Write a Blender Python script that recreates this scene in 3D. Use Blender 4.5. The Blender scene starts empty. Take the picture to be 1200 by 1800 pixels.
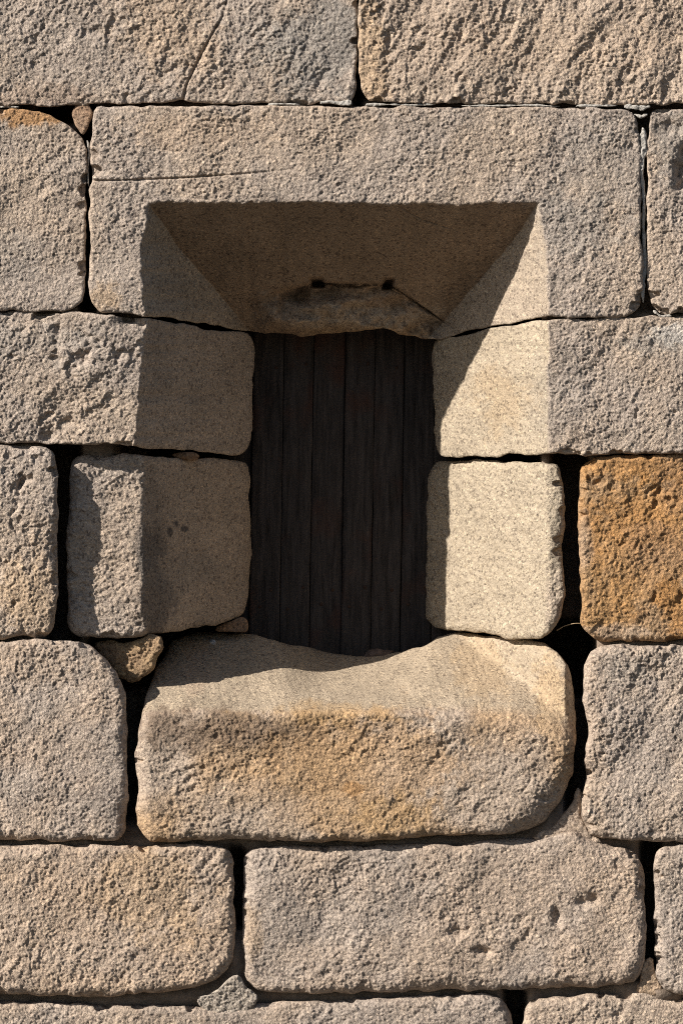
import bpy, math, random
import numpy as np
from mathutils import Vector

# ------------------------------------------------------------------ scene, camera, light
scene = bpy.context.scene
COL = scene.collection
S = 0.0013            # metres per photograph pixel in the plane of the wall face
DIST = 6.0            # camera distance from the wall face
LP = DIST / S
EYE = 1.62            # camera height above the ground
D = 330.0             # depth of the splayed opening (photo pixels)

cam = bpy.data.cameras.new('camera'); cam_o = bpy.data.objects.new('camera', cam); COL.objects.link(cam_o)
cam_o.location = (0, -DIST, EYE); cam_o.rotation_euler = (math.radians(90), 0, 0)
cam.sensor_width = 36; cam.lens = 36 * DIST / (1800 * S); cam.clip_end = 1000
scene.camera = cam_o

SUN_D = Vector((1.70, 1.0, -1.20)).normalized()      # direction the light travels
elev = math.asin(-SUN_D.z)
azim = math.atan2(-SUN_D.x, -SUN_D.y)                # clockwise from +Y
world = bpy.data.worlds.new('World'); scene.world = world; world.use_nodes = True
nt = world.node_tree
sky = nt.nodes.new('ShaderNodeTexSky'); sky.sky_type = 'NISHITA'; sky.sun_disc = False
sky.sun_elevation = elev; sky.sun_rotation = azim
bg = nt.nodes['Background']; bg.inputs['Strength'].default_value = 0.05
nt.links.new(sky.outputs[0], bg.inputs['Color'])
sun = bpy.data.lights.new('sun', 'SUN'); sun.energy = 5.0; sun.angle = math.radians(0.53); sun.color = (1, 0.93, 0.83)
sun_o = bpy.data.objects.new('sun', sun); COL.objects.link(sun_o)
sun_o.rotation_euler = SUN_D.to_track_quat('-Z', 'Y').to_euler(); sun_o.location = (-8, -6, 6)
scene.view_settings.view_transform = 'Standard'; scene.view_settings.look = 'None'
scene.view_settings.gamma = 1; scene.view_settings.use_curve_mapping = False
scene.view_settings.exposure = 0.72
scene.render.engine = 'CYCLES'
scene.cycles.use_denoising = False
scene.cycles.filter_width = 1.0
scene.cycles.max_bounces = 6; scene.cycles.diffuse_bounces = 4

# ------------------------------------------------------------------ noise
_r = np.random.RandomState(7)
_perm = _r.permutation(256).astype(np.int32); _perm = np.concatenate([_perm, _perm])
_g = _r.normal(size=(256, 3)); _g = (_g / np.linalg.norm(_g, axis=1)[:, None]).astype(np.float32)

def noise(x, y, z):
    x = np.asarray(x, np.float32); y = np.asarray(y, np.float32); z = np.asarray(z, np.float32)
    x, y, z = np.broadcast_arrays(x, y, z)
    fx, fy, fz = np.floor(x), np.floor(y), np.floor(z)
    xi, yi, zi = fx.astype(np.int32) & 255, fy.astype(np.int32) & 255, fz.astype(np.int32) & 255
    x, y, z = x - fx, y - fy, z - fz
    u, v, w = (t * t * t * (t * (t * 6 - 15) + 10) for t in (x, y, z))
    out = 0
    for i in (0, 1):
        a = _perm[(xi + i) & 255]; wu = u if i else 1 - u
        for j in (0, 1):
            b = _perm[a + ((yi + j) & 255)]; wv = wu * (v if j else 1 - v)
            for k in (0, 1):
                g = _g[_perm[b + ((zi + k) & 255)]]
                out = out + wv * (w if k else 1 - w) * (g[..., 0] * (x - i) + g[..., 1] * (y - j) + g[..., 2] * (z - k))
    return out * 1.5

def smooth(t): t = np.clip(t, 0, 1); return t * t * (3 - 2 * t)
def smax(a, b, k):
    h = np.clip(0.5 + 0.5 * (a - b) / k, 0, 1)
    return b * (1 - h) + a * h + k * h * (1 - h)
def lerp_table(x, pts):
    p = np.array(pts, float); return np.interp(x, p[:, 0], p[:, 1])

def world_pt(px, pz, y):
    f = 1 + y / LP
    return np.stack([(px - 600) * S * f, y * S, EYE - (pz - 900) * S * f], -1)

# ------------------------------------------------------------------ outlines
def outline(pts, seed, rough=1.0, cut=2):
    p0 = np.array(pts, float); p = []
    for a, b in zip(p0, np.roll(p0, -1, 0)):
        m = max(1, int(np.linalg.norm(b - a) / 16))
        p += [a + (b - a) * i / m for i in range(m)]
    p = np.array(p)
    for _ in range(cut):
        q = np.roll(p, -1, 0)
        p = np.stack([p * .75 + q * .25, p * .25 + q * .75], 1).reshape(-1, 2)
    q = np.roll(p, -1, 0); seg = np.linalg.norm(q - p, axis=1); cum = np.concatenate([[0], np.cumsum(seg)])
    n = max(24, int(cum[-1] / 7)); t = np.linspace(0, cum[-1], n, endpoint=False)
    cl = np.vstack([p, p[:1]])
    r = np.stack([np.interp(t, cum, cl[:, 0]), np.interp(t, cum, cl[:, 1])], 1)
    tan = np.roll(r, -1, 0) - np.roll(r, 1, 0); tan /= np.linalg.norm(tan, axis=1)[:, None] + 1e-9
    nor = np.stack([tan[:, 1], -tan[:, 0]], 1)
    j = 4.6 * noise(r[:, 0] / 46, r[:, 1] / 46, seed) + 3.0 * noise(r[:, 0] / 17, r[:, 1] / 17, seed + 9)
    return (r + nor * (j * rough)[:, None])

def poly_dist(P, poly, closed=True):
    """distance, inside flag and nearest point of points P to a polyline"""
    A = poly; B = np.roll(poly, -1, 0)
    if not closed: A, B = poly[:-1], poly[1:]
    best = np.full(len(P), 1e18); near = np.zeros_like(P); ins = np.zeros(len(P), bool)
    for a, b in zip(A, B):
        ab = b - a; L2 = ab @ ab + 1e-12
        t = np.clip(((P[:, 0] - a[0]) * ab[0] + (P[:, 1] - a[1]) * ab[1]) / L2, 0, 1)
        cx, cy = a[0] + t * ab[0], a[1] + t * ab[1]
        d = (P[:, 0] - cx) ** 2 + (P[:, 1] - cy) ** 2
        m = d < best
        best[m] = d[m]; near[m, 0] = cx[m]; near[m, 1] = cy[m]
        if closed and a[1] != b[1]:
            c = (a[1] > P[:, 1]) != (b[1] > P[:, 1])
            xs = a[0] + (P[:, 1] - a[1]) * (ab[0] / ab[1])
            ins ^= c & (P[:, 0] < xs)
    return np.sqrt(best), ins, near

def groove(P, line, w, depth, taper=0.0):
    l = np.array(line, float)
    d, _, near = poly_dist(P, l, closed=False)
    w = w * (0.75 + 0.5 * noise(P[:, 0] / 20, P[:, 1] / 20, 3.3))
    g = depth * np.exp(-(d / np.maximum(w, .4)) ** 2)
    if taper:
        s = np.clip(np.linalg.norm(near - l[-1], axis=1) / taper, 0, 1); g = g * s
    return g

# ------------------------------------------------------------------ materials
def new_mat(name):
    m = bpy.data.materials.new(name); m.use_nodes = True
    b = m.node_tree.nodes['Principled BSDF']; b.inputs['Specular IOR Level'].default_value = 0.25
    return m, m.node_tree.nodes, m.node_tree.links, b

def stone_material():
    m, N, L, b = new_mat('weathered_granite')
    at = N.new('ShaderNodeAttribute'); at.attribute_name = 'stone_colour'
    ge = N.new('ShaderNodeNewGeometry')
    def nz(scale, detail=2.0, rough=.6):
        n = N.new('ShaderNodeTexNoise'); n.inputs['Scale'].default_value = scale
        n.inputs['Detail'].default_value = detail; n.inputs['Roughness'].default_value = rough
        L.new(ge.outputs['Position'], n.inputs['Vector']); return n
    def ramp(src, p0, c0, p1, c1):
        r = N.new('ShaderNodeValToRGB'); e = r.color_ramp.elements
        e[0].position = p0; e[0].color = (*c0, 1); e[1].position = p1; e[1].color = (*c1, 1)
        L.new(src, r.inputs[0]); return r
    def mul(a, bb, fac=1.0, mode='MULTIPLY'):
        x = N.new('ShaderNodeMix'); x.data_type = 'RGBA'; x.blend_type = mode; x.inputs[0].default_value = fac
        L.new(a, x.inputs[6]); L.new(bb, x.inputs[7]); return x.outputs[2]
    grain = nz(230, 3, .65)
    c = mul(at.outputs['Color'], ramp(grain.outputs['Fac'], .30, (.74, .73, .73), .70, (1.24, 1.24, 1.23)).outputs[0])
    vo = N.new('ShaderNodeTexVoronoi'); vo.inputs['Scale'].default_value = 190
    L.new(ge.outputs['Position'], vo.inputs['Vector'])
    sp = N.new('ShaderNodeSeparateColor'); L.new(vo.outputs['Color'], sp.inputs[0])
    # dark mica flecks and pale feldspar crystals
    c = mul(c, ramp(sp.outputs[0], .80, (1, 1, 1), .92, (.45, .43, .44)).outputs[0], .8)
    c = mul(c, ramp(sp.outputs[1], .78, (1, 1, 1), .95, (1.35, 1.33, 1.28)).outputs[0], .9)
    L.new(c, b.inputs['Base Color'])
    b.inputs['Roughness'].default_value = .92
    f1, f2 = nz(190, 3, .7), nz(430, 2, .6)
    bp = N.new('ShaderNodeBump'); bp.inputs['Strength'].default_value = .9; bp.inputs['Distance'].default_value = .0055
    bp2 = N.new('ShaderNodeBump'); bp2.inputs['Strength'].default_value = .6; bp2.inputs['Distance'].default_value = .0018
    L.new(f1.outputs['Fac'], bp.inputs['Height']); L.new(f2.outputs['Fac'], bp2.inputs['Height'])
    L.new(bp.outputs[0], bp2.inputs['Normal']); L.new(bp2.outputs[0], b.inputs['Normal'])
    return m
STONE = stone_material()

def plain_noise_material(name, c0, c1, scale, rough=.9, bump=.002, stretch=None):
    m, N, L, b = new_mat(name)
    ge = N.new('ShaderNodeNewGeometry'); src = ge.outputs['Position']
    if stretch:
        mp = N.new('ShaderNodeMapping'); mp.inputs['Scale'].default_value = stretch
        L.new(src, mp.inputs[0]); src = mp.outputs[0]
    n = N.new('ShaderNodeTexNoise'); n.inputs['Scale'].default_value = scale; n.inputs['Detail'].default_value = 6
    n.inputs['Roughness'].default_value = .65; L.new(src, n.inputs['Vector'])
    r = N.new('ShaderNodeValToRGB'); e = r.color_ramp.elements
    e[0].position = .3; e[0].color = (*c0, 1); e[1].position = .7; e[1].color = (*c1, 1)
    L.new(n.outputs['Fac'], r.inputs[0]); L.new(r.outputs[0], b.inputs['Base Color'])
    bp = N.new('ShaderNodeBump'); bp.inputs['Strength'].default_value = .8; bp.inputs['Distance'].default_value = bump
    L.new(n.outputs['Fac'], bp.inputs['Height']); L.new(bp.outputs[0], b.inputs['Normal'])
    b.inputs['Roughness'].default_value = rough
    return m

# ------------------------------------------------------------------ mesh helpers
def link(o, parent=None):
    COL.objects.link(o)
    if parent is not None: o.parent = parent
    return o

def np_mesh(name, V, quads, mat, parent=None, colour=None, tris=None):
    c = V.mean(0); c = np.array([c[0], 0.0, c[2]]) if parent is not None else c
    me = bpy.data.meshes.new(name)
    nv, nq = len(V), len(quads); nt_ = 0 if tris is None else len(tris)
    me.vertices.add(nv); me.vertices.foreach_set('co', (V - c).astype(np.float32).ravel())
    loops = quads.ravel() if nt_ == 0 else np.concatenate([quads.ravel(), tris.ravel()])
    me.loops.add(len(loops)); me.loops.foreach_set('vertex_index', loops.astype(np.int32))
    me.polygons.add(nq + nt_)
    st = np.concatenate([np.arange(nq) * 4, nq * 4 + np.arange(nt_) * 3])
    me.polygons.foreach_set('loop_start', st.astype(np.int32))
    me.update(calc_edges=True); me.validate()
    me.polygons.foreach_set('use_smooth', np.ones(len(me.polygons), bool))
    if colour is not None:
        at = me.color_attributes.new('stone_colour', 'FLOAT_COLOR', 'POINT')
        at.data.foreach_set('color', np.hstack([colour, np.ones((nv, 1))]).astype(np.float32).ravel())
    me.materials.append(mat)
    o = bpy.data.objects.new(name, me); o.location = c
    return link(o, parent)

# ------------------------------------------------------------------ the wall
wall = bpy.data.objects.new('stone_wall', None); COL.objects.link(wall)
wall['label'] = 'sunlit wall of rough granite blocks around a deep splayed window opening'
wall['category'] = 'wall'; wall['kind'] = 'thing'

GREY = (.338, .284, .243); TAN = (.370, .299, .240); WARM = (.398, .300, .220); PINK = (.376, .299, .238)
RUST = (.350, .180, .062); OCHRE = (.415, .270, .130); SOOT = (.090, .080, .076)
SLATE = (.245, .228, .210); CHALK = (.60, .58, .55); BROWN = (.25, .165, .110); CREAM = (.368, .308, .234)

def arris_l(z): return lerp_table(z, [(362, 264), (450, 252), (560, 258), (680, 243), (790, 231), (1200, 246)]) + 5.5 * noise(z / 30, .5, 1.1) + 3.0 * noise(z / 12, .5, 7.1)
def arris_r(z): return lerp_table(z, [(362, 944), (430, 957), (560, 960), (800, 962), (1200, 975)]) + 2.0 * noise(z / 34, .5, 11.1) + 1.4 * noise(z / 12, .5, 17.1)
def cav_left(x, z, inner=442): return (x - arris_l(z)) / (inner - arris_l(z)) * D
def cav_right(x, z, inner=760): return (arris_r(z) - x) / (arris_r(z) - inner) * D
def cav_top(x, z): return (z - 361 - 2.6 * noise(x / 32, .5, 2.2) - 1.8 * noise(x / 11, .5, 5.2)) / 224. * D

SEED = [0]
def make_stone(name, pts, y0=0.0, r=14, base=TAN, base2=None, amp=1.0, ang=-60, aniso=1.6, cav=None, cav_k=4.0, cav_rough=.5,
               cav_col=None, extra=None, stains=(), back=290.0, h=1.5, rough=1.0, tilt=(0, 0), label=None, mat=None, cut=2, hollows=(), scale=1.0, pits=.7):
    SEED[0] += 1; sd = SEED[0] * 13.37
    poly = outline(pts, sd, rough if h < 4 else 0, cut)
    lo, hi = poly.min(0) - h * 2, poly.max(0) + h * 2
    gx = np.arange(lo[0], hi[0], h); gz = np.arange(lo[1], hi[1], h)
    nx, nz = len(gx), len(gz)
    X, Z = np.meshgrid(gx, gz); P = np.stack([X.ravel(), Z.ravel()], 1)
    dist, ins, near = poly_dist(P, poly)
    I = ins.reshape(nz, nx)
    cell = I[:-1, :-1] | I[1:, :-1] | I[:-1, 1:] | I[1:, 1:]
    S_ = np.zeros_like(I)
    S_[:-1, :-1] |= cell; S_[1:, :-1] |= cell; S_[:-1, 1:] |= cell; S_[1:, 1:] |= cell
    used = S_.ravel()
    out = used & ~ins
    P[out] = near[out]; dist[out] = 0
    idx = -np.ones(len(P), np.int64); idx[used] = np.arange(used.sum())
    cz, cx = np.nonzero(cell); base_i = cz * nx + cx
    quads = np.stack([idx[base_i], idx[base_i + nx], idx[base_i + nx + 1], idx[base_i + 1]], 1)
    P = P[used]; d = dist[used]; rim = out[used]
    x, z = P[:, 0], P[:, 1]
    cx0, cz0 = (lo + hi) / 2
    # rough dressed face: broad undulation, chisel scallops, pits, crumbly grain
    a = math.radians(ang); u = (x * math.cos(a) + z * math.sin(a)) / aniso ** .5 / scale; v = (-x * math.sin(a) + z * math.cos(a)) * aniso ** .5 / scale
    wx = u + 9 * noise(u / 40, v / 40, sd + 1); wz = v + 9 * noise(u / 40, v / 40, sd + 2)
    n = 6.5 * noise(x / 210, z / 210, sd) + 6.0 * noise(wx / 80, wz / 80, sd + 3)
    patch = .6 + .8 * smooth(.5 + noise(x / 110, z / 110, sd + 20))
    n = n + patch * (3.0 * (np.abs(noise(wx / 38, wz / 38, sd + 4)) - .3) + 1.9 * noise(wx / 17, wz / 17, sd + 5))
    p_ = noise(wx / 46, wz / 46, sd + 6) + .5 * noise(wx / 19, wz / 19, sd + 12) + .35 * noise(x / 9, z / 9, sd + 13)
    n = n + pits * 9.0 * smooth((p_ - .38) / .9) * patch
    if h < 4:
        fine = .5 + .5 * patch
        fx = x + 3.2 * noise(x / 11, z / 11, sd + 14); fz = z + 3.2 * noise(x / 11, z / 11, sd + 15)
        n = n + fine * (1.3 * noise(fx / 9.0, fz / 9.0, sd + 7) + 2.0 * noise(fx / 4.9, fz / 4.9, sd + 8) + 1.25 * noise(x / 3.3, z / 3.3, sd + 9)) / max(amp, .5) ** .5
    y = y0 + amp * n + tilt[0] * (x - cx0) + tilt[1] * (z - cz0)
    for (hx, hz, rx, rz, dep) in hollows:
        q = ((x - hx) / rx) ** 2 + ((z - hz) / rz) ** 2 + .8 * noise(x / 18, z / 18, sd + 40)
        y = y + dep * np.exp(-np.clip(q, 0, 20) * 1.4)
    if h < 4 and len(x) > 6000:      # spalls knocked out of the arrises
        rc = np.random.RandomState(SEED[0] + 100)
        for i in rc.choice(len(poly), 11, replace=False):
            s1, s2, dep = rc.uniform(5, 17), rc.uniform(4, 11), rc.uniform(6, 17)
            q = ((x - poly[i, 0]) / s1) ** 2 + ((z - poly[i, 1]) / s2) ** 2 + .9 * noise(x / 9, z / 9, sd + 44)
            y = y + dep * smooth((1.5 - q) / .8)
    smoothed = np.zeros(len(x))
    if cav is not None:
        c = cav(x, z)
        cc = np.clip(c, 0, D)
        c = c + cav_rough * (3.0 * noise(x / 70, cc / 70, z / 70 + sd) + 1.6 * noise(x / 13, cc / 13, z / 13 + sd) + 1.7 * noise(x / 5.5, cc / 5.5, z / 5.5 + sd) + 2.2 * noise((x * .35 + z * .94) / 34, (x * .94 - z * .35) / 8, sd))
        kk = np.maximum(8, .8 * (cav_k(x) if callable(cav_k) else cav_k)); smoothed = smooth((c - y + kk * .4) / kk)
        y = smax(y, c, cav_k(x) if callable(cav_k) else cav_k)
    if extra is not None: y = y + extra(P, x, z, y)
    # worn arrises, more on some stretches than on others
    rr = (r(x, z) if callable(r) else r) * (.8 + .55 * noise(x / 75, z / 75, sd + 30))
    t = np.clip(1 - d / rr, 0, 1)
    y = y + rr * (1 - np.sqrt(np.clip(1 - t ** 2, 0, 1)))
    # vertex colour of the stone, with a separate tone for splayed faces
    k = smooth(.5 + 1.1 * noise(x / 150, z / 150, sd + 50) + .5 * noise(x / 45, z / 45, sd + 51))[:, None]
    b1 = np.array(base); b2 = np.array(base2 if base2 is not None else [q * f for q, f in zip(base, (1.06, .98, .88))])
    colr = b1 * (1 - k) + b2 * k
    colr = colr * (1 + .16 * noise(x / 30, z / 30, sd + 52) + .11 * noise(x / 9, z / 9, sd + 53))[:, None]
    if cav_col is not None:
        colr = colr * (1 - smoothed[:, None]) + (cav_col(x, z) if callable(cav_col) else np.array(cav_col)) * (1 + .17 * noise(x / 60, z / 60, sd + 55) + .10 * noise(x / 18, z / 18, sd + 56))[:, None] * smoothed[:, None]
    for (sx, sz, rx, rz, sc, st) in stains:
        q = np.sqrt(((x - sx) / rx) ** 2 + ((z - sz) / rz) ** 2) + .55 * noise(x / 55, z / 55, sd + 60) + .40 * noise(x / 18, z / 18, sd + 61) + .30 * noise(x / 7, z / 7, sd + 62)
        w = (st * smooth((1.12 - q) / .65))[:, None]
        colr = colr * (1 - w) + np.array(sc) * w
    colr = np.clip(colr, .02, .9)
    # sides running back into the wall
    yb = max(back, float(y.max()) + 40)
    e = np.concatenate([quads[:, [0, 1]], quads[:, [1, 2]], quads[:, [2, 3]], quads[:, [3, 0]]])
    key = np.sort(e, 1); _, inv, cnt = np.unique(key[:, 0] * 10000000 + key[:, 1], return_inverse=True, return_counts=True)
    be = e[cnt[inv] == 1]
    ids = np.unique(be); rem = -np.ones(len(x), np.int64); rem[ids] = np.arange(len(ids))
    n0 = len(x); xs, zs, ys, cs = [x], [z], [y], [colr]; allq = [quads]
    prev = None
    cen = P.mean(0); dirn = P[ids] - cen; dirn /= np.linalg.norm(dirn, axis=1)[:, None] + 1e-9
    for ri, f in enumerate((.08, .25, .55, 1.0)):
        jj = 1.6 * noise(x[ids] / 14, z[ids] / 14, sd + 70 + ri * 3)
        xs.append(x[ids] + dirn[:, 0] * (jj - .8)); zs.append(z[ids] + dirn[:, 1] * (jj - .8))
        ys.append(y[ids] + (yb - y[ids]) * f); cs.append(colr[ids])
        A = (be if prev is None else prev + rem[be]); Bq = n0 + rem[be]
        allq.append(np.stack([A[:, 1], A[:, 0], Bq[:, 0], Bq[:, 1]], 1))
        prev = n0; n0 += len(ids)
    x, z, y, colr = np.concatenate(xs), np.concatenate(zs), np.concatenate(ys), np.vstack(cs)
    o = np_mesh(name, world_pt(x, z, y), np.vstack(allq), mat or STONE, wall, colr)
    if label: o['label'] = label
    return o

# --- course A (top of the picture)
make_stone('wall_stone', [(-60, -150), (624, -150), (627, -90), (627, 60), (627, 160), (616, 181), (560, 183), (400, 182), (332, 181), (318, 177), (306, 181), (200, 182), (90, 186), (-40, 184), (-60, 184)],
    y0=-1, r=7, base=TAN, base2=GREY, ang=-62, amp=.95,
    extra=lambda P, x, z, y: groove(P, [(318, 190), (330, 145), (350, 105), (372, 62), (392, 28), (402, -10), (410, -60)], 2.6, 7, 110),
    stains=[(560, 90, 90, 110, SLATE, .65), (470, 60, 60, 50, SLATE, .25), (300, 60, 90, 80, WARM, .5), (60, 170, 120, 25, BROWN, .35)],
    label='cracked stone at the top left, a slanting crack across its lower edge')
make_stone('wall_stone', [(631, -150), (1262, -150), (1262, 183), (1100, 184), (900, 183), (760, 182), (660, 181), (640, 176), (632, 150), (631, 0)],
    y0=-4, r=7, base=PINK, base2=TAN, ang=-70, aniso=1.9, pits=.65, amp=1.25, scale=.85,
    stains=[(650, 110, 30, 120, OCHRE, .35), (1000, 80, 260, 60, WARM, .35)])
# --- course B
make_stone('wall_stone', [(-70, 191), (0, 192), (58, 192), (92, 203), (122, 218), (142, 238), (153, 268), (153, 400), (151, 505), (146, 535), (125, 546), (60, 548), (-30, 546), (-70, 546)],
    y0=0, r=7, base=GREY, base2=TAN, ang=-35, aniso=1.3, amp=.75, pits=.3,
    stains=[(70, 200, 85, 24, RUST, .75), (20, 450, 60, 60, SLATE, .3)])
make_stone('wedge_stone', [(128, 196), (140, 184), (157, 187), (161, 206), (153, 236), (144, 240), (133, 222)], y0=8, r=6, base=BROWN, amp=.5, back=90, cut=1, rough=1.6,
    base2=TAN, label='small brown chip wedged between two stones at the upper left')

def lintel_cav(x, z):
    c = np.minimum(np.minimum(cav_left(x, z), cav_right(x, z)), cav_top(x, z))
    return c
def lintel_extra(P, x, z, y):
    g = groove(P, [(150, 318), (250, 316), (330, 312), (420, 306), (470, 302), (520, 296)], 2.1, 6.5, 160)
    g = g + groove(P, [(700, 362), (740, 385), (780, 398), (812, 408)], 1.6, 4, 40)
    # spalled lower lip of the soffit, with two wedge pockets on its crack
    line = [(436, 513), (470, 510), (510, 505), (540, 501), (556, 496), (590, 498), (640, 500), (681, 500), (700, 510), (740, 538), (775, 562), (806, 584)]
    zc = lerp_table(x, line) + 2.5 * noise(x / 14, 0.3, 1.7)
    dz = z - zc
    m = smooth((x - 440) / 50) * smooth((810 - x) / 60)
    led = smooth((x - 492) / 34) * (1 - .8 * smooth((x - 688) / 30)) * (.75 + .6 * noise(x / 21, .5, 3.3))
    lip = m * smooth(dz / 4) * (62 * led * np.exp(-np.clip(dz, 0, None) / 20) - 32 * smooth(dz / 60))
    lip = lip + m * smooth(dz / 8) * (44 * noise(x / 62, z / 34, 4.4) + 16 * noise(x / 22, z / 16, 6.4) + 4 * noise(x / 9, z / 9, 8.1))
    lip = lip + smooth((x - 520) / 20) * groove(P, line, 2.6, 26, 60)
    lip = lip + 34 * np.exp(-((x - 520) / 26) ** 2 - ((z - 522) / 13) ** 2) + 26 * np.exp(-((x - 598) / 34) ** 2 - ((z - 517) / 9) ** 2)
    def pocket(cx, cz, w, hh): return smooth((w - np.abs(x - cx)) / 8) * smooth((hh - np.abs(z - cz)) / 7)
    hole = 60 * pocket(558 + .3 * (z - 497), 497, 15, 11) + 62 * pocket(682 - .2 * (z - 499), 499, 12, 12)
    return g + lip + hole
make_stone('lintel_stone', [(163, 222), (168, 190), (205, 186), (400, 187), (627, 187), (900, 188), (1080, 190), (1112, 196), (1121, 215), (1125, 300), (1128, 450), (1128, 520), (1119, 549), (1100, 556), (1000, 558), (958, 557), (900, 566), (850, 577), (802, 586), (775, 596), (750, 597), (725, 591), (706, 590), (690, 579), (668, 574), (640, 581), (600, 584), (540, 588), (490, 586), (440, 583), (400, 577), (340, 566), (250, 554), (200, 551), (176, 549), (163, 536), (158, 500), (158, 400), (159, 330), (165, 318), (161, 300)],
    y0=-7, r=7, base=GREY, base2=TAN, ang=-78, aniso=1.3, amp=.8, pits=.45, cav=lintel_cav, cav_col=lambda x, z: np.where((cav_top(x, z) < np.minimum(cav_left(x, z), cav_right(x, z)))[:, None], np.array([[.270, .198, .140]]), np.array([[.370, .305, .240]])), extra=lintel_extra, back=500,  # soffit coloured darker and browner than the cheeks, so the crease shows
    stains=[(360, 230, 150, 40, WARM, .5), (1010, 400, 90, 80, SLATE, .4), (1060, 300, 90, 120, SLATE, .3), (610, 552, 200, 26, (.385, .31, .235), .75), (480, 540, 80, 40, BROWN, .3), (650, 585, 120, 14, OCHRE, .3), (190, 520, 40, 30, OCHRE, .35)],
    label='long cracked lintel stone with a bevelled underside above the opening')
make_stone('wall_stone', [(1138, 218), (1145, 196), (1168, 191), (1264, 191), (1264, 552), (1200, 552), (1162, 553), (1145, 541), (1137, 516), (1135, 400), (1136, 300)],
    y0=-3, r=7, base=GREY, base2=TAN, ang=-60, amp=.75, hollows=[(1198, 300, 13, 48, 26), (1180, 225, 30, 16, 8)],
    stains=[(1190, 260, 50, 80, SLATE, .55), (1165, 230, 22, 20, SOOT, .25)])
# --- course C
make_stone('jamb_stone', [(-62, 550), (0, 549), (100, 549), (185, 554), (250, 558), (300, 568), (350, 577), (400, 583), (430, 586), (443, 596), (446, 630), (445, 700), (441, 780), (432, 797), (414, 803), (390, 798), (330, 792), (250, 786), (150, 780), (40, 779), (-62, 780)],
    y0=0, r=7, base=GREY, base2=TAN, ang=-50, amp=1.1, aniso=1.3, pits=1.15, cav=lambda x, z: cav_left(x, z), cav_col=(.375, .305, .245), back=500, scale=1.15, hollows=[(236, 563, 36, 16, 18), (100, 585, 9, 22, 9), (82, 765, 16, 14, 12), (118, 742, 14, 9, 9)],
    stains=[(40, 600, 160, 40, SLATE, .35)], label='left jamb stone under the lintel, rough face and smooth splayed side')
make_stone('jamb_stone', [(762, 606), (769, 593), (800, 589), (850, 581), (900, 571), (960, 561), (1100, 557), (1200, 556), (1268, 556), (1268, 795), (1200, 796), (1000, 799), (900, 800), (800, 804), (776, 804), (766, 790), (763, 740)],
    y0=-2, r=7, base=GREY, base2=TAN, ang=-55, amp=.85, cav=lambda x, z: cav_right(x, z), cav_col=CREAM, back=500, cav_rough=1.1,
    stains=[(1180, 585, 50, 22, CHALK, .5), (1150, 600, 70, 26, SLATE, .5), (970, 700, 60, 90, SLATE, .2), (880, 700, 60, 70, OCHRE, .22)],
    label='right jamb stone under the lintel with a pale smooth splayed side')
# --- course D
make_stone('wall_stone', [(-66, 785), (0, 784), (78, 785), (96, 796), (102, 850), (103, 950), (101, 1050), (98, 1100), (84, 1119), (50, 1122), (-66, 1122)],
    y0=-2, r=19, base=TAN, base2=GREY, ang=-75, aniso=1.7, pits=1.5, amp=1.0, stains=[(60, 1060, 60, 90, OCHRE, .3)])
make_stone('jamb_stone', [(121, 840), (124, 810), (140, 799), (200, 798), (250, 801), (350, 808), (415, 807), (432, 814), (440, 845), (440, 1000), (437, 1068), (425, 1084), (380, 1097), (330, 1109), (250, 1117), (160, 1123), (130, 1119), (119, 1098), (118, 960)],
    y0=41, r=17, base=GREY, base2=TAN, ang=15, amp=.95, cav=lambda x, z: 34 + (x - 246) / 194. * (D - 20), cav_k=10, cav_col=(.37, .295, .23), back=500,
    stains=[(268, 1050, 40, 110, SOOT, .62), (266, 910, 24, 90, SOOT, .3), (310, 920, 6, 10, SOOT, .9), (324, 930, 8, 6, SOOT, .9), (299, 934, 5, 9, SOOT, .9), (308, 985, 4, 7, SOOT, .9), (289, 990, 4, 5, SOOT, .9), (330, 1010, 90, 40, SLATE, .25)],
    label='lower left jamb stone, set back and half in shadow, dark spots on its side')
make_stone('jamb_stone', [(752, 845), (757, 817), (775, 809), (850, 808), (950, 812), (980, 816), (988, 850), (990, 950), (990, 1050), (985, 1090), (970, 1114), (954, 1126), (900, 1121), (850, 1114), (790, 1109), (765, 1104), (752, 1090), (748, 1050), (750, 950)],
    y0=20, r=18, base=CREAM, base2=TAN, ang=-85, aniso=1.6, amp=.7, cav=lambda x, z: (970 - x) / 187. * D, cav_k=16, cav_col=(.378, .318, .242), cav_rough=1.7, back=500,
    stains=[(860, 960, 120, 160, CREAM, .4)], label='pale lower right jamb stone with rounded corners')
make_stone('wall_stone', [(1017, 845), (1020, 817), (1040, 803), (1080, 799), (1200, 797), (1270, 797), (1270, 1125), (1200, 1125), (1100, 1129), (1052, 1129), (1030, 1114), (1020, 1090), (1017, 980)],
    y0=2, r=17, base=(.335, .212, .112), base2=(.30, .20, .118), ang=-60, aniso=1.2, pits=1.2, amp=.85, scale=.85,
    stains=[(1120, 820, 140, 30, RUST, .6), (1110, 900, 110, 70, RUST, .5), (1060, 1060, 60, 80, (.36, .205, .085), .6), (1120, 960, 120, 140, RUST, .35), (1190, 1080, 45, 60, RUST, .7), (1150, 960, 60, 40, BROWN, .3), (1190, 840, 40, 60, BROWN, .25), (1090, 1112, 80, 16, TAN, .5), (1026, 960, 14, 60, TAN, .35)],
    label='rusty orange stone at the right edge beside the pale jamb stone')
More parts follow.
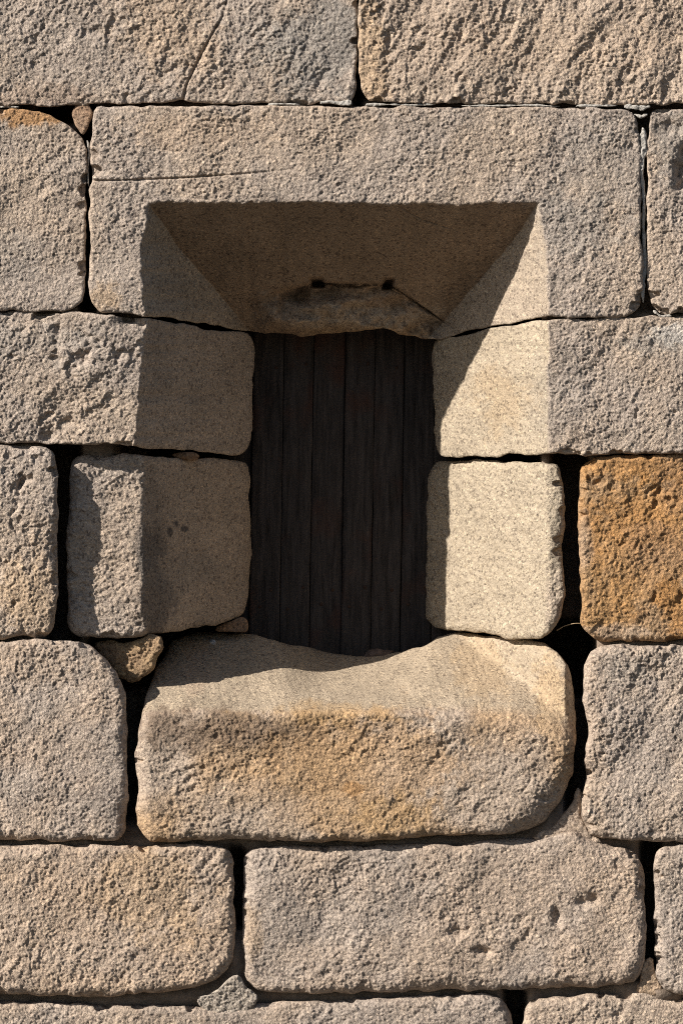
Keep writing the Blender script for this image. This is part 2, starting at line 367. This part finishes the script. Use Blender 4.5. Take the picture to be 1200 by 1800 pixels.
# --- course E
make_stone('wall_stone', [(-58, 1126), (0, 1127), (80, 1125), (148, 1129), (170, 1141), (190, 1165), (210, 1190), (221, 1218), (224, 1300), (224, 1400), (222, 1452), (211, 1471), (190, 1477), (100, 1479), (0, 1478), (-58, 1478)],
    y0=-3, r=25, base=PINK, base2=GREY, ang=-75, amp=.85, aniso=1.5, pits=.35, stains=[(60, 1170, 120, 50, WARM, .4)])
make_stone('wedge_stone', [(166, 1134), (200, 1124), (284, 1120), (293, 1134), (281, 1165), (262, 1190), (240, 1203), (217, 1200), (200, 1186), (185, 1162)],
    y0=74, r=14, cut=1, rough=2.2, base=(.36, .26, .15), base2=BROWN, amp=1.2, back=200, scale=.8, tilt=(-.25, .1), label='small ochre wedge stone filling the gap left of the sill')

SILL_TOP = [(240, 1240), (255, 1215), (280, 1165), (300, 1125), (330, 1115), (400, 1113), (440, 1117), (500, 1132), (560, 1145), (620, 1148), (690, 1148), (740, 1135), (770, 1120), (800, 1113), (850, 1116), (920, 1122), (1010, 1126)]
def sill_cav(x, z):
    za = lerp_table(x, [(240, 1250), (330, 1244), (420, 1246), (600, 1246), (700, 1244), (800, 1244), (900, 1250), (1010, 1270)])
    zb = 1112 + 36 * np.exp(-((x - 625) / 105) ** 4) + 6 * np.exp(-((x - 540) / 110) ** 2)
    c = (za - z) / (za - zb) * D * 1.04 - 4
    cap = np.maximum(992 - x, 0) * 1.72 + 6
    return np.where(x > 700, -smax(-c, -cap, 30), c)
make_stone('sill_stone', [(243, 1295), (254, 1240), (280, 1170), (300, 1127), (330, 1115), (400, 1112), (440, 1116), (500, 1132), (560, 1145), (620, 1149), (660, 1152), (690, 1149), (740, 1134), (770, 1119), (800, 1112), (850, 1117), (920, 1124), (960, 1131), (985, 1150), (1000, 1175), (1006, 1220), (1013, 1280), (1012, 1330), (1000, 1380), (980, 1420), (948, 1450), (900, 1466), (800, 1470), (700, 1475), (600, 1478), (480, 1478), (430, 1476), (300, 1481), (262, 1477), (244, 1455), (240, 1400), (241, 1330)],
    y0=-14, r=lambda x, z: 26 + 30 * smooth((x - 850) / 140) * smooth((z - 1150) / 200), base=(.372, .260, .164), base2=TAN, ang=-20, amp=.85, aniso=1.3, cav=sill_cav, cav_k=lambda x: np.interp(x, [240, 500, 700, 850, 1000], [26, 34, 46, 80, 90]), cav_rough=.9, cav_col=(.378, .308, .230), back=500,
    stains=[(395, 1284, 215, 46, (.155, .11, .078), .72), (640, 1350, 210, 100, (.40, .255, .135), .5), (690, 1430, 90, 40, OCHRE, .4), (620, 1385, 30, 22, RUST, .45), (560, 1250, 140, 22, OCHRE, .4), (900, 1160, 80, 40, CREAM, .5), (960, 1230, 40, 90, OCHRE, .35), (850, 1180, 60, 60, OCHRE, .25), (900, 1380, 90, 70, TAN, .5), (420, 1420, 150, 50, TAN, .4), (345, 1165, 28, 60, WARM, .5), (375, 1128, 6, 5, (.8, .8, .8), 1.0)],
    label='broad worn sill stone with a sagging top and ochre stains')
make_stone('wall_stone', [(1026, 1180), (1029, 1152), (1042, 1137), (1070, 1131), (1200, 1135), (1262, 1135), (1262, 1478), (1200, 1479), (1120, 1479), (1060, 1475), (1031, 1461), (1021, 1432), (1028, 1350), (1031, 1280), (1021, 1222)],
    y0=-2, r=25, base=TAN, base2=GREY, ang=-60, amp=1.1, pits=1.1, stains=[(1040, 1300, 30, 160, WARM, .4), (1110, 1180, 50, 40, SLATE, .35)])
# --- course F
make_stone('wall_stone', [(-70, 1485), (0, 1486), (100, 1485), (200, 1486), (300, 1484), (380, 1485), (401, 1491), (411, 1515), (413, 1600), (413, 1680), (405, 1702), (380, 1722), (340, 1737), (280, 1745), (200, 1751), (100, 1751), (0, 1748), (-70, 1746)],
    y0=-4, r=25, base=PINK, base2=WARM, ang=-50, amp=.85, pits=.5, stains=[(270, 1570, 110, 80, OCHRE, .3), (110, 1600, 90, 120, WARM, .4), (390, 1640, 30, 80, WARM, .4)])
make_stone('wall_stone', [(430, 1512), (435, 1496), (452, 1488), (600, 1485), (750, 1484), (850, 1479), (950, 1469), (1010, 1462), (1040, 1476), (1090, 1486), (1120, 1496), (1130, 1530), (1132, 1600), (1134, 1680), (1130, 1708), (1114, 1726), (1050, 1735), (950, 1738), (850, 1740), (700, 1744), (550, 1747), (470, 1744), (440, 1734), (430, 1714), (428, 1600)],
    y0=4, r=27, base=GREY, base2=PINK, ang=-48, amp=.9, aniso=1.3, pits=.4,
    hollows=[(1030, 1582, 22, 12, 16), (978, 1612, 9, 16, 14), (848, 1672, 16, 9, 12), (800, 1640, 22, 10, 7)],
    stains=[(980, 1500, 160, 40, PINK, .5), (445, 1640, 20, 80, OCHRE, .25), (1080, 1560, 60, 60, WARM, .3)],
    label='long stone below the sill with chipped hollows near its right end')
make_stone('wall_stone', [(1148, 1512), (1155, 1492), (1190, 1483), (1272, 1483), (1272, 1751), (1200, 1750), (1166, 1740), (1153, 1720), (1148, 1650)],
    y0=0, r=24, base=TAN, base2=GREY, ang=-60, amp=1.1)
# --- course G
make_stone('wall_stone', [(-64, 1757), (0, 1759), (100, 1764), (250, 1768), (400, 1768), (500, 1759), (700, 1752), (850, 1747), (884, 1752), (897, 1772), (900, 1810), (900, 1880), (885, 1897), (-64, 1897)],
    y0=16, r=24, base=GREY, base2=PINK, ang=-40, amp=.75)
make_stone('wall_stone', [(918, 1805), (920, 1774), (936, 1757), (1000, 1750), (1100, 1744), (1140, 1742), (1170, 1754), (1266, 1756), (1266, 1897), (935, 1897), (919, 1880)],
    y0=16, r=24, base=PINK, base2=TAN, ang=-40, amp=.75)

# --- the wall goes on beyond the picture: coarser stones
rng = random.Random(4)
def far_stone(x0, z0, x1, z1):
    b = rng.choice([GREY, TAN, PINK, WARM]); g = 4
    make_stone('wall_stone', [(x0 + g, z0 + g), ((x0 + x1) / 2, z0 + g - 1), (x1 - g, z0 + g), (x1 - g, (z0 + z1) / 2), (x1 - g, z1 - g), ((x0 + x1) / 2, z1 - g), (x0 + g, z1 - g), (x0 + g, (z0 + z1) / 2)],
        y0=rng.uniform(-5, 4), r=15, base=b, base2=rng.choice([GREY, TAN]), ang=-rng.uniform(40, 75), h=7.0, cut=2)
rows = [(-152, 187, -62, 1264), (187, 549, -72, 1266), (553, 783, -64, 1270), (783, 1124, -68, 1272), (1126, 1482, -60, 1264), (1483, 1753, -72, 1274), (1755, 1900, -66, 1268)]
for z0, z1, xl, xr in rows:
    w = rng.uniform(480, 640)
    far_stone(xl - w, z0, xl, z1); far_stone(-1500, z0, xl - w, z1)
    w = rng.uniform(480, 640)
    far_stone(xr, z0, xr + w, z1); far_stone(xr + w, z0, 2700, z1)
for z0, z1 in ((1900, 2220), (-500, -152), (-900, -500)):
    x = -1500
    while x < 2640:
        w = min(rng.uniform(420, 760), 2700 - x)
        if 2700 - x - w < 200: w = 2700 - x
        far_stone(x, z0, x + w, z1); x += w

# ------------------------------------------------------------------ joints: earthy core, mortar
def core():
    """earthy rubble heart of the wall, with a blind niche behind the shutter"""
    V = []; Q = []
    xs = np.concatenate([np.arange(-1500, -20, 60), np.arange(-20, 1221, 12), np.arange(1240, 2701, 60)]).astype(float)
    zs = np.concatenate([np.arange(-900, -20, 60), np.arange(-20, 1821, 12), np.arange(1840, 2221, 60)]).astype(float)
    X, Z = np.meshgrid(xs, zs); x, z = X.ravel(), Z.ravel()
    y = 62 + 16 * noise(x / 60, z / 60, 91) + 9 * noise(x / 22, z / 22, 92)
    # joints that are filled closer to the face
    for (fx, fz, rx, rz, dep) in ((1000, 1470, 70, 60, 38), (420, 1690, 30, 60, 36), (1140, 1750, 60, 30, 45), (415, 1750, 50, 25, 6), (330, 1752, 330, 14, 20), (700, 1482, 300, 14, 22), (100, 1482, 200, 12, 26), (160, 215, 40, 40, 15), (700, 186, 600, 8, 46), (60, 549, 300, 9, 44), (1100, 556, 200, 8, 44), (200, 1123, 60, 10, 20), (1200, 1130, 150, 9, 40), (60, 1124, 70, 7, 40), (60, 782, 90, 8, 40)):
        q = ((x - fx) / rx) ** 2 + ((z - fz) / rz) ** 2
        y = y - dep * np.exp(-q)
    for (fx, fz, rx, rz) in ((110, 950, 26, 185), (1003, 950, 26, 190), (232, 1290, 22, 130), (1018, 1290, 24, 130), (115, 200, 40, 14), (1140, 1590, 16, 100), (908, 1780, 16, 40), (345, 797, 120, 18), (225, 1165, 60, 40), (628, 80, 8, 110), (156, 400, 8, 150), (420, 1560, 12, 60)):
        q = np.maximum(np.abs(x - fx) / rx, np.abs(z - fz) / rz)
        y = y + 190 * smooth((1.25 - q) / .3)
    inside = ((x > 262) & (x < 945) & (z > 372) & (z < 1238)) | ((x > 900) & (x < 1040) & (z > 1085) & (z < 1225))
    y = np.where(inside, 640.0, y)
    i = np.arange(len(x)).reshape(len(zs), len(xs))
    q = np.stack([i[:-1, :-1], i[1:, :-1], i[1:, 1:], i[:-1, 1:]], -1).reshape(-1, 4)
    V = world_pt(x, z, y)
    # close it with a back so the wall has thickness
    b = np.array([[x0 * 1.0, 0, 0] for x0 in (0,)])
    rimi = np.concatenate([i[0, :], i[1:, -1], i[-1, -2::-1], i[-2:0:-1, 0]])
    back = V[rimi].copy(); back[:, 1] = 0.95
    n = len(V); m = len(rimi); k = np.arange(m); k2 = (k + 1) % m
    side = np.stack([rimi[k], n + k, n + k2, rimi[k2]], 1)[:, ::-1]
    c = V[rimi].mean(0); c[1] = .95
    V = np.vstack([V, back, c[None]])
    tri = np.stack([n + k, np.full(m, n + m), n + k2], 1)
    mt = plain_noise_material('joint_earth', (.15, .115, .088), (.27, .21, .165), 60, bump=.006)
    o = np_mesh('joint_fill', V, np.vstack([q, side]), mt, wall, tris=tri)
    o['label'] = 'earth and old mortar deep in the joints'; o['kind'] = 'stuff'
core()

MORT = plain_noise_material('lime_mortar', (.27, .25, .225), (.52, .49, .45), 150, bump=.008)
EARTHM = plain_noise_material('earthy_mortar', (.30, .235, .185), (.42, .34, .275), 120, bump=.004)
GREYM = plain_noise_material('grey_cement', (.29, .27, .25), (.42, .395, .37), 110, bump=.004)
make_stone('mortar_lump', [(346, 1757), (360, 1748), (378, 1742), (396, 1730), (408, 1716), (424, 1716), (438, 1733), (452, 1746), (456, 1764), (436, 1779), (392, 1784), (358, 1775)],
    y0=13, r=5, amp=1.1, base=(.36, .312, .265), base2=(.33, .29, .25), rough=1.3, back=120, tilt=(0, .22), pits=.8, label='grey smear of cement in the joint at the bottom')
make_stone('mortar_lump', [(930, 1474), (975, 1450), (1004, 1410), (1016, 1380), (1026, 1400), (1024, 1445), (1036, 1468), (1060, 1480), (1010, 1490), (950, 1484)],
    y0=22, r=12, amp=.8, base=(.36, .285, .225), base2=(.33, .26, .20), back=120, label='sandy mortar filling the joint below the rounded end of the sill')
make_stone('mortar_lump', [(1128, 1690), (1146, 1680), (1156, 1725), (1170, 1745), (1150, 1752), (1118, 1742), (1124, 1722)], y0=20, r=8, amp=.6, base=(.35, .28, .22), back=80)
def strip(pts, w, y0, mat=None, amp=.5, label=None, seed=0):
    p = np.array(pts, float); t = np.linspace(0, 1, len(p) * 5)
    s = np.linspace(0, 1, len(p)); q = np.stack([np.interp(t, s, p[:, 0]), np.interp(t, s, p[:, 1])], 1)
    tan = np.gradient(q, axis=0); tan /= np.linalg.norm(tan, axis=1)[:, None] + 1e-9; nor = np.stack([-tan[:, 1], tan[:, 0]], 1)
    wa = w * (.55 + .55 * np.abs(noise(q[:, 0] / 11 + seed, q[:, 1] / 11, 5.0)) * 2.0) * np.minimum(1, np.minimum(t, 1 - t) * 12 + .3)
    ring = np.vstack([q + nor * wa[:, None], (q - nor * wa[:, None])[::-1]])
    return make_stone('mortar_strip', ring.tolist(), y0=y0, r=3.0, amp=amp, mat=mat or MORT, rough=.5, scale=.5, back=40, h=1.5, cut=1, label=label)
strip([(1129, 222), (1131, 260), (1126, 300), (1131, 350), (1130, 400), (1132, 450), (1127, 500), (1130, 535)], 5.2, -1, label='white mortar strip in the upright joint right of the lintel')
strip([(1096, 187), (1112, 188), (1128, 190), (1143, 187)], 4.5, -6)
strip([(1112, 200), (1126, 206), (1138, 200)], 5.0, -4, seed=3)
strip([(562, 181), (580, 179), (600, 182), (618, 180)], 3.6, -5)
strip([(640, 184), (690, 184), (720, 185), (770, 183)], 2.6, -5, seed=7)
strip([(800, 186), (870, 186), (930, 185), (985, 187)], 2.0, -4, seed=11)
strip([(1010, 186), (1050, 186), (1088, 186)], 2.6, -4, seed=14)
strip([(0, 188), (18, 188), (36, 188)], 2.8, 0, seed=17)
strip([(155, 246), (157, 270), (155, 300), (156, 330)], 2.2, 8, seed=19)
strip([(470, 184), (500, 183), (530, 184)], 1.8, 0, seed=23)
strip([(1146, 545), (1160, 556), (1180, 555)], 3.0, 2, seed=27)
# crumbs packed between the two left jamb stones and under the lower one
make_stone('wedge_stone', [(380, 1102), (405, 1092), (434, 1084), (437, 1104), (432, 1114), (400, 1112), (380, 1110)], y0=300, r=5, cut=1, amp=.5, base=BROWN, back=420, label='thin dark stone slipped under the lower left jamb stone')
make_stone('wedge_stone', [(300, 797), (330, 795), (352, 800), (348, 807), (310, 804)], y0=150, r=4, amp=.4, base=BROWN, back=230)

# ------------------------------------------------------------------ wooden shutter
def wood():
    m, N, L, b = new_mat('old_dark_wood')
    tc = N.new('ShaderNodeTexCoord'); oi = N.new('ShaderNodeObjectInfo')
    ad = N.new('ShaderNodeVectorMath'); ad.operation = 'ADD'
    cb = N.new('ShaderNodeCombineXYZ'); mm = N.new('ShaderNodeMath'); mm.operation = 'MULTIPLY'; mm.inputs[1].default_value = 37
    L.new(oi.outputs['Random'], mm.inputs[0]); L.new(mm.outputs[0], cb.inputs[0]); L.new(mm.outputs[0], cb.inputs[2])
    L.new(tc.outputs['Object'], ad.inputs[0]); L.new(cb.outputs[0], ad.inputs[1])
    mp = N.new('ShaderNodeMapping'); mp.inputs['Scale'].default_value = (6, 6, .55); L.new(ad.outputs[0], mp.inputs[0])
    g = N.new('ShaderNodeTexNoise'); g.inputs['Scale'].default_value = 16; g.inputs['Detail'].default_value = 7; g.inputs['Roughness'].default_value = .65
    g.inputs['Distortion'].default_value = .4; L.new(mp.outputs[0], g.inputs['Vector'])
    r = N.new('ShaderNodeValToRGB'); e = r.color_ramp.elements
    e[0].position = .30; e[0].color = (.013, .010, .009, 1); e[1].position = .72; e[1].color = (.066, .055, .051, 1)
    L.new(g.outputs['Fac'], r.inputs[0])
    p = N.new('ShaderNodeTexNoise'); p.inputs['Scale'].default_value = 7; p.inputs['Detail'].default_value = 3; L.new(ad.outputs[0], p.inputs['Vector'])
    pr = N.new('ShaderNodeValToRGB'); e = pr.color_ramp.elements
    e[0].position = .56; e[0].color = (0, 0, 0, 1); e[1].position = .72; e[1].color = (1, 1, 1, 1); L.new(p.outputs['Fac'], pr.inputs[0])
    x = N.new('ShaderNodeMix'); x.data_type = 'RGBA'; x.inputs[7].default_value = (.055, .026, .019, 1)
    L.new(pr.outputs[0], x.inputs[0]); L.new(r.outputs[0], x.inputs[6]); L.new(x.outputs[2], b.inputs['Base Color'])
    bp = N.new('ShaderNodeBump'); bp.inputs['Strength'].default_value = .55; bp.inputs['Distance'].default_value = .004
    L.new(g.outputs['Fac'], bp.inputs['Height']); L.new(bp.outputs[0], b.inputs['Normal']); b.inputs['Roughness'].default_value = .8
    return m
WOOD = wood()
IRON = plain_noise_material('rusty_iron', (.02, .015, .013), (.07, .035, .022), 300, .7)
shutter = bpy.data.objects.new('wooden_shutter', None); COL.objects.link(shutter)
shutter.location = world_pt(np.array(600.), np.array(1165.), np.array(424.))
shutter['label'] = 'dark plank shutter closing the deep stone window opening'; shutter['category'] = 'shutter'
bounds_top = [392, 446, 500, 552, 608, 660, 711, 766, 820]
nail_me = None
def plank(k):
    y0 = 424 + rng.uniform(-4, 4)
    f = 1 + y0 / LP
    zt, zb = 520., 1185.
    n = 60; zz = np.linspace(zt, zb, n)
    lean = -(zz - 585) * .0165
    xl = bounds_top[k] + lean + .35 + .9 * noise(zz / 60, k * 3.1, .5); xr = bounds_top[k + 1] + lean - .35 + .9 * noise(zz / 60, k * 5.3, 2.5)
    us = np.array([0, .03, .10, .2, .3, .4, .5, .6, .7, .8, .9, .97, 1]); edge = np.array([1.4, .3, 0, 0, 0, 0, 0, 0, 0, 0, 0, .3, 1.4])
    X = xl[:, None] * (1 - us) + xr[:, None] * us; Z = np.repeat(zz[:, None], len(us), 1)
    Y = y0 + edge[None] + 1.6 * noise(X / 13, Z / 170, k * 7.7) + 1.0 * noise(X / 5, Z / 60, k * 9.1)
    if k == 3 or k == 4:    # split running up the joint of the two middle planks
        xe = (xr if k == 3 else xl)[:, None]
        Y = Y + 12 * np.exp(-((X - xe) / 5) ** 2) * np.exp(-((Z - 930) / 75) ** 2) * (.6 + .8 * noise(X / 5, Z / 12, 4.0))
    # back ring
    front = world_pt(X, Z, Y).reshape(-1, 3)
    bl = world_pt(np.stack([xl, xr], 1), np.stack([zz, zz], 1), np.full((n, 2), y0 + 28)).reshape(-1, 3)
    m = len(us); i = np.arange(n * m).reshape(n, m); j = n * m + np.arange(n * 2).reshape(n, 2)
    q = [np.stack([i[:-1, :-1], i[1:, :-1], i[1:, 1:], i[:-1, 1:]], -1).reshape(-1, 4),
         np.stack([j[:-1, 0], j[1:, 0], i[1:, 0], i[:-1, 0]], -1), np.stack([i[:-1, -1], i[1:, -1], j[1:, 1], j[:-1, 1]], -1),
         np.stack([j[:-1, 1], j[1:, 1], j[1:, 0], j[:-1, 0]], -1)]
    V = np.vstack([front, bl]); c = V.mean(0)
    o = np_mesh('plank', V - c, np.vstack(q), WOOD)
    o.parent = shutter; o.location = Vector(c) - shutter.location
    for (fx, nzp) in ((.25 + .1 * (k % 2), 1062 + 4 * (k % 3)), (.78 - .08 * (k % 2), 1032 + 5 * (k % 2)), (.75, 640 + 6 * (k % 2))):
        nail(o, c, float(np.interp(nzp, zz, xl) * (1 - fx) + np.interp(nzp, zz, xr) * fx), nzp, y0)
def nail(pl, c, px, pz, y):
    global nail_me
    if nail_me is None:
        nail_me = bpy.data.meshes.new('nail'); vs = []; fs = []
        for rr, yy in ((.0048, .003), (.0042, -.0018), (.0022, -.003)):
            for a in range(10): vs.append((rr * math.cos(a * .6283), yy, rr * math.sin(a * .6283)))
        vs.append((0, -.0034, 0))
        for l in range(2):
            for a in range(10): fs.append((l * 10 + a, l * 10 + (a + 1) % 10, l * 10 + 10 + (a + 1) % 10, l * 10 + 10 + a))
        for a in range(10): fs.append((20 + a, 20 + (a + 1) % 10, 30))
        nail_me.from_pydata(vs, [], fs); nail_me.materials.append(IRON)
    o = bpy.data.objects.new('nail', nail_me); COL.objects.link(o); o.parent = pl
    w = world_pt(np.array(px), np.array(pz), np.array(y)); o.location = Vector(w) - Vector(c)
for k in range(8): plank(k)

# ------------------------------------------------------------------ small loose things
def lump(name, loc, size, mat, seed, label, cat):
    import bmesh
    bm = bmesh.new(); bmesh.ops.create_icosphere(bm, subdivisions=3, radius=1)
    for v in bm.verts:
        c = v.co; d = 1 + .45 * float(noise(c.x * 1.2 + seed, c.y * 1.2, c.z * 1.2)) + .2 * float(noise(c.x * 3 + seed, c.y * 3, c.z * 3))
        v.co = Vector((c.x * d * size[0], c.y * d * size[1], max(c.z, -.6) * d * size[2]))
    me = bpy.data.meshes.new(name); bm.to_mesh(me); bm.free(); me.materials.append(mat)
    o = bpy.data.objects.new(name, me); COL.objects.link(o); o.location = loc
    o['label'] = label; o['category'] = cat
DARKST = plain_noise_material('dark_pebble_stone', (.07, .05, .042), (.14, .10, .085), 90)
lump('loose_stone', world_pt(np.array(666.), np.array(1150.), np.array(352.)), (.034, .02, .013), DARKST, 3.1, 'small dark loose stone on the back of the sill against the planks', 'stone')
cu = bpy.data.curves.new('dry_stem', 'CURVE'); cu.dimensions = '3D'; cu.bevel_depth = .0011; cu.bevel_resolution = 1
sp = cu.splines.new('BEZIER'); pts = [(978, 1108, 60), (996, 1099, 40), (1018, 1096, 34), (1034, 1104, 50)]
sp.bezier_points.add(len(pts) - 1)
for b, p in zip(sp.bezier_points, pts):
    b.co = Vector(world_pt(*[np.array(float(t)) for t in p])); b.handle_left_type = b.handle_right_type = 'AUTO'
cu.materials.append(plain_noise_material('dry_straw', (.22, .16, .10), (.34, .26, .16), 200))
tmp = bpy.data.objects.new('dry_stem_curve', cu); COL.objects.link(tmp)
me = bpy.data.meshes.new_from_object(tmp.evaluated_get(bpy.context.evaluated_depsgraph_get())); bpy.data.objects.remove(tmp)
st = bpy.data.objects.new('dry_stem', me); COL.objects.link(st)
st['label'] = 'thin dry stem caught in the dark joint beside the orange stone'; st['category'] = 'twig'

# ------------------------------------------------------------------ ground in front of the wall
gm = bpy.data.meshes.new('ground'); R = 400
gm.from_pydata([(-R, -R, 0), (R, -R, 0), (R, R, 0), (-R, R, 0)], [], [(0, 1, 2, 3)])
gm.materials.append(plain_noise_material('dark_paving', (.045, .040, .034), (.075, .066, .055), 9, bump=.01))
g = bpy.data.objects.new('ground', gm); COL.objects.link(g); g['kind'] = 'structure'
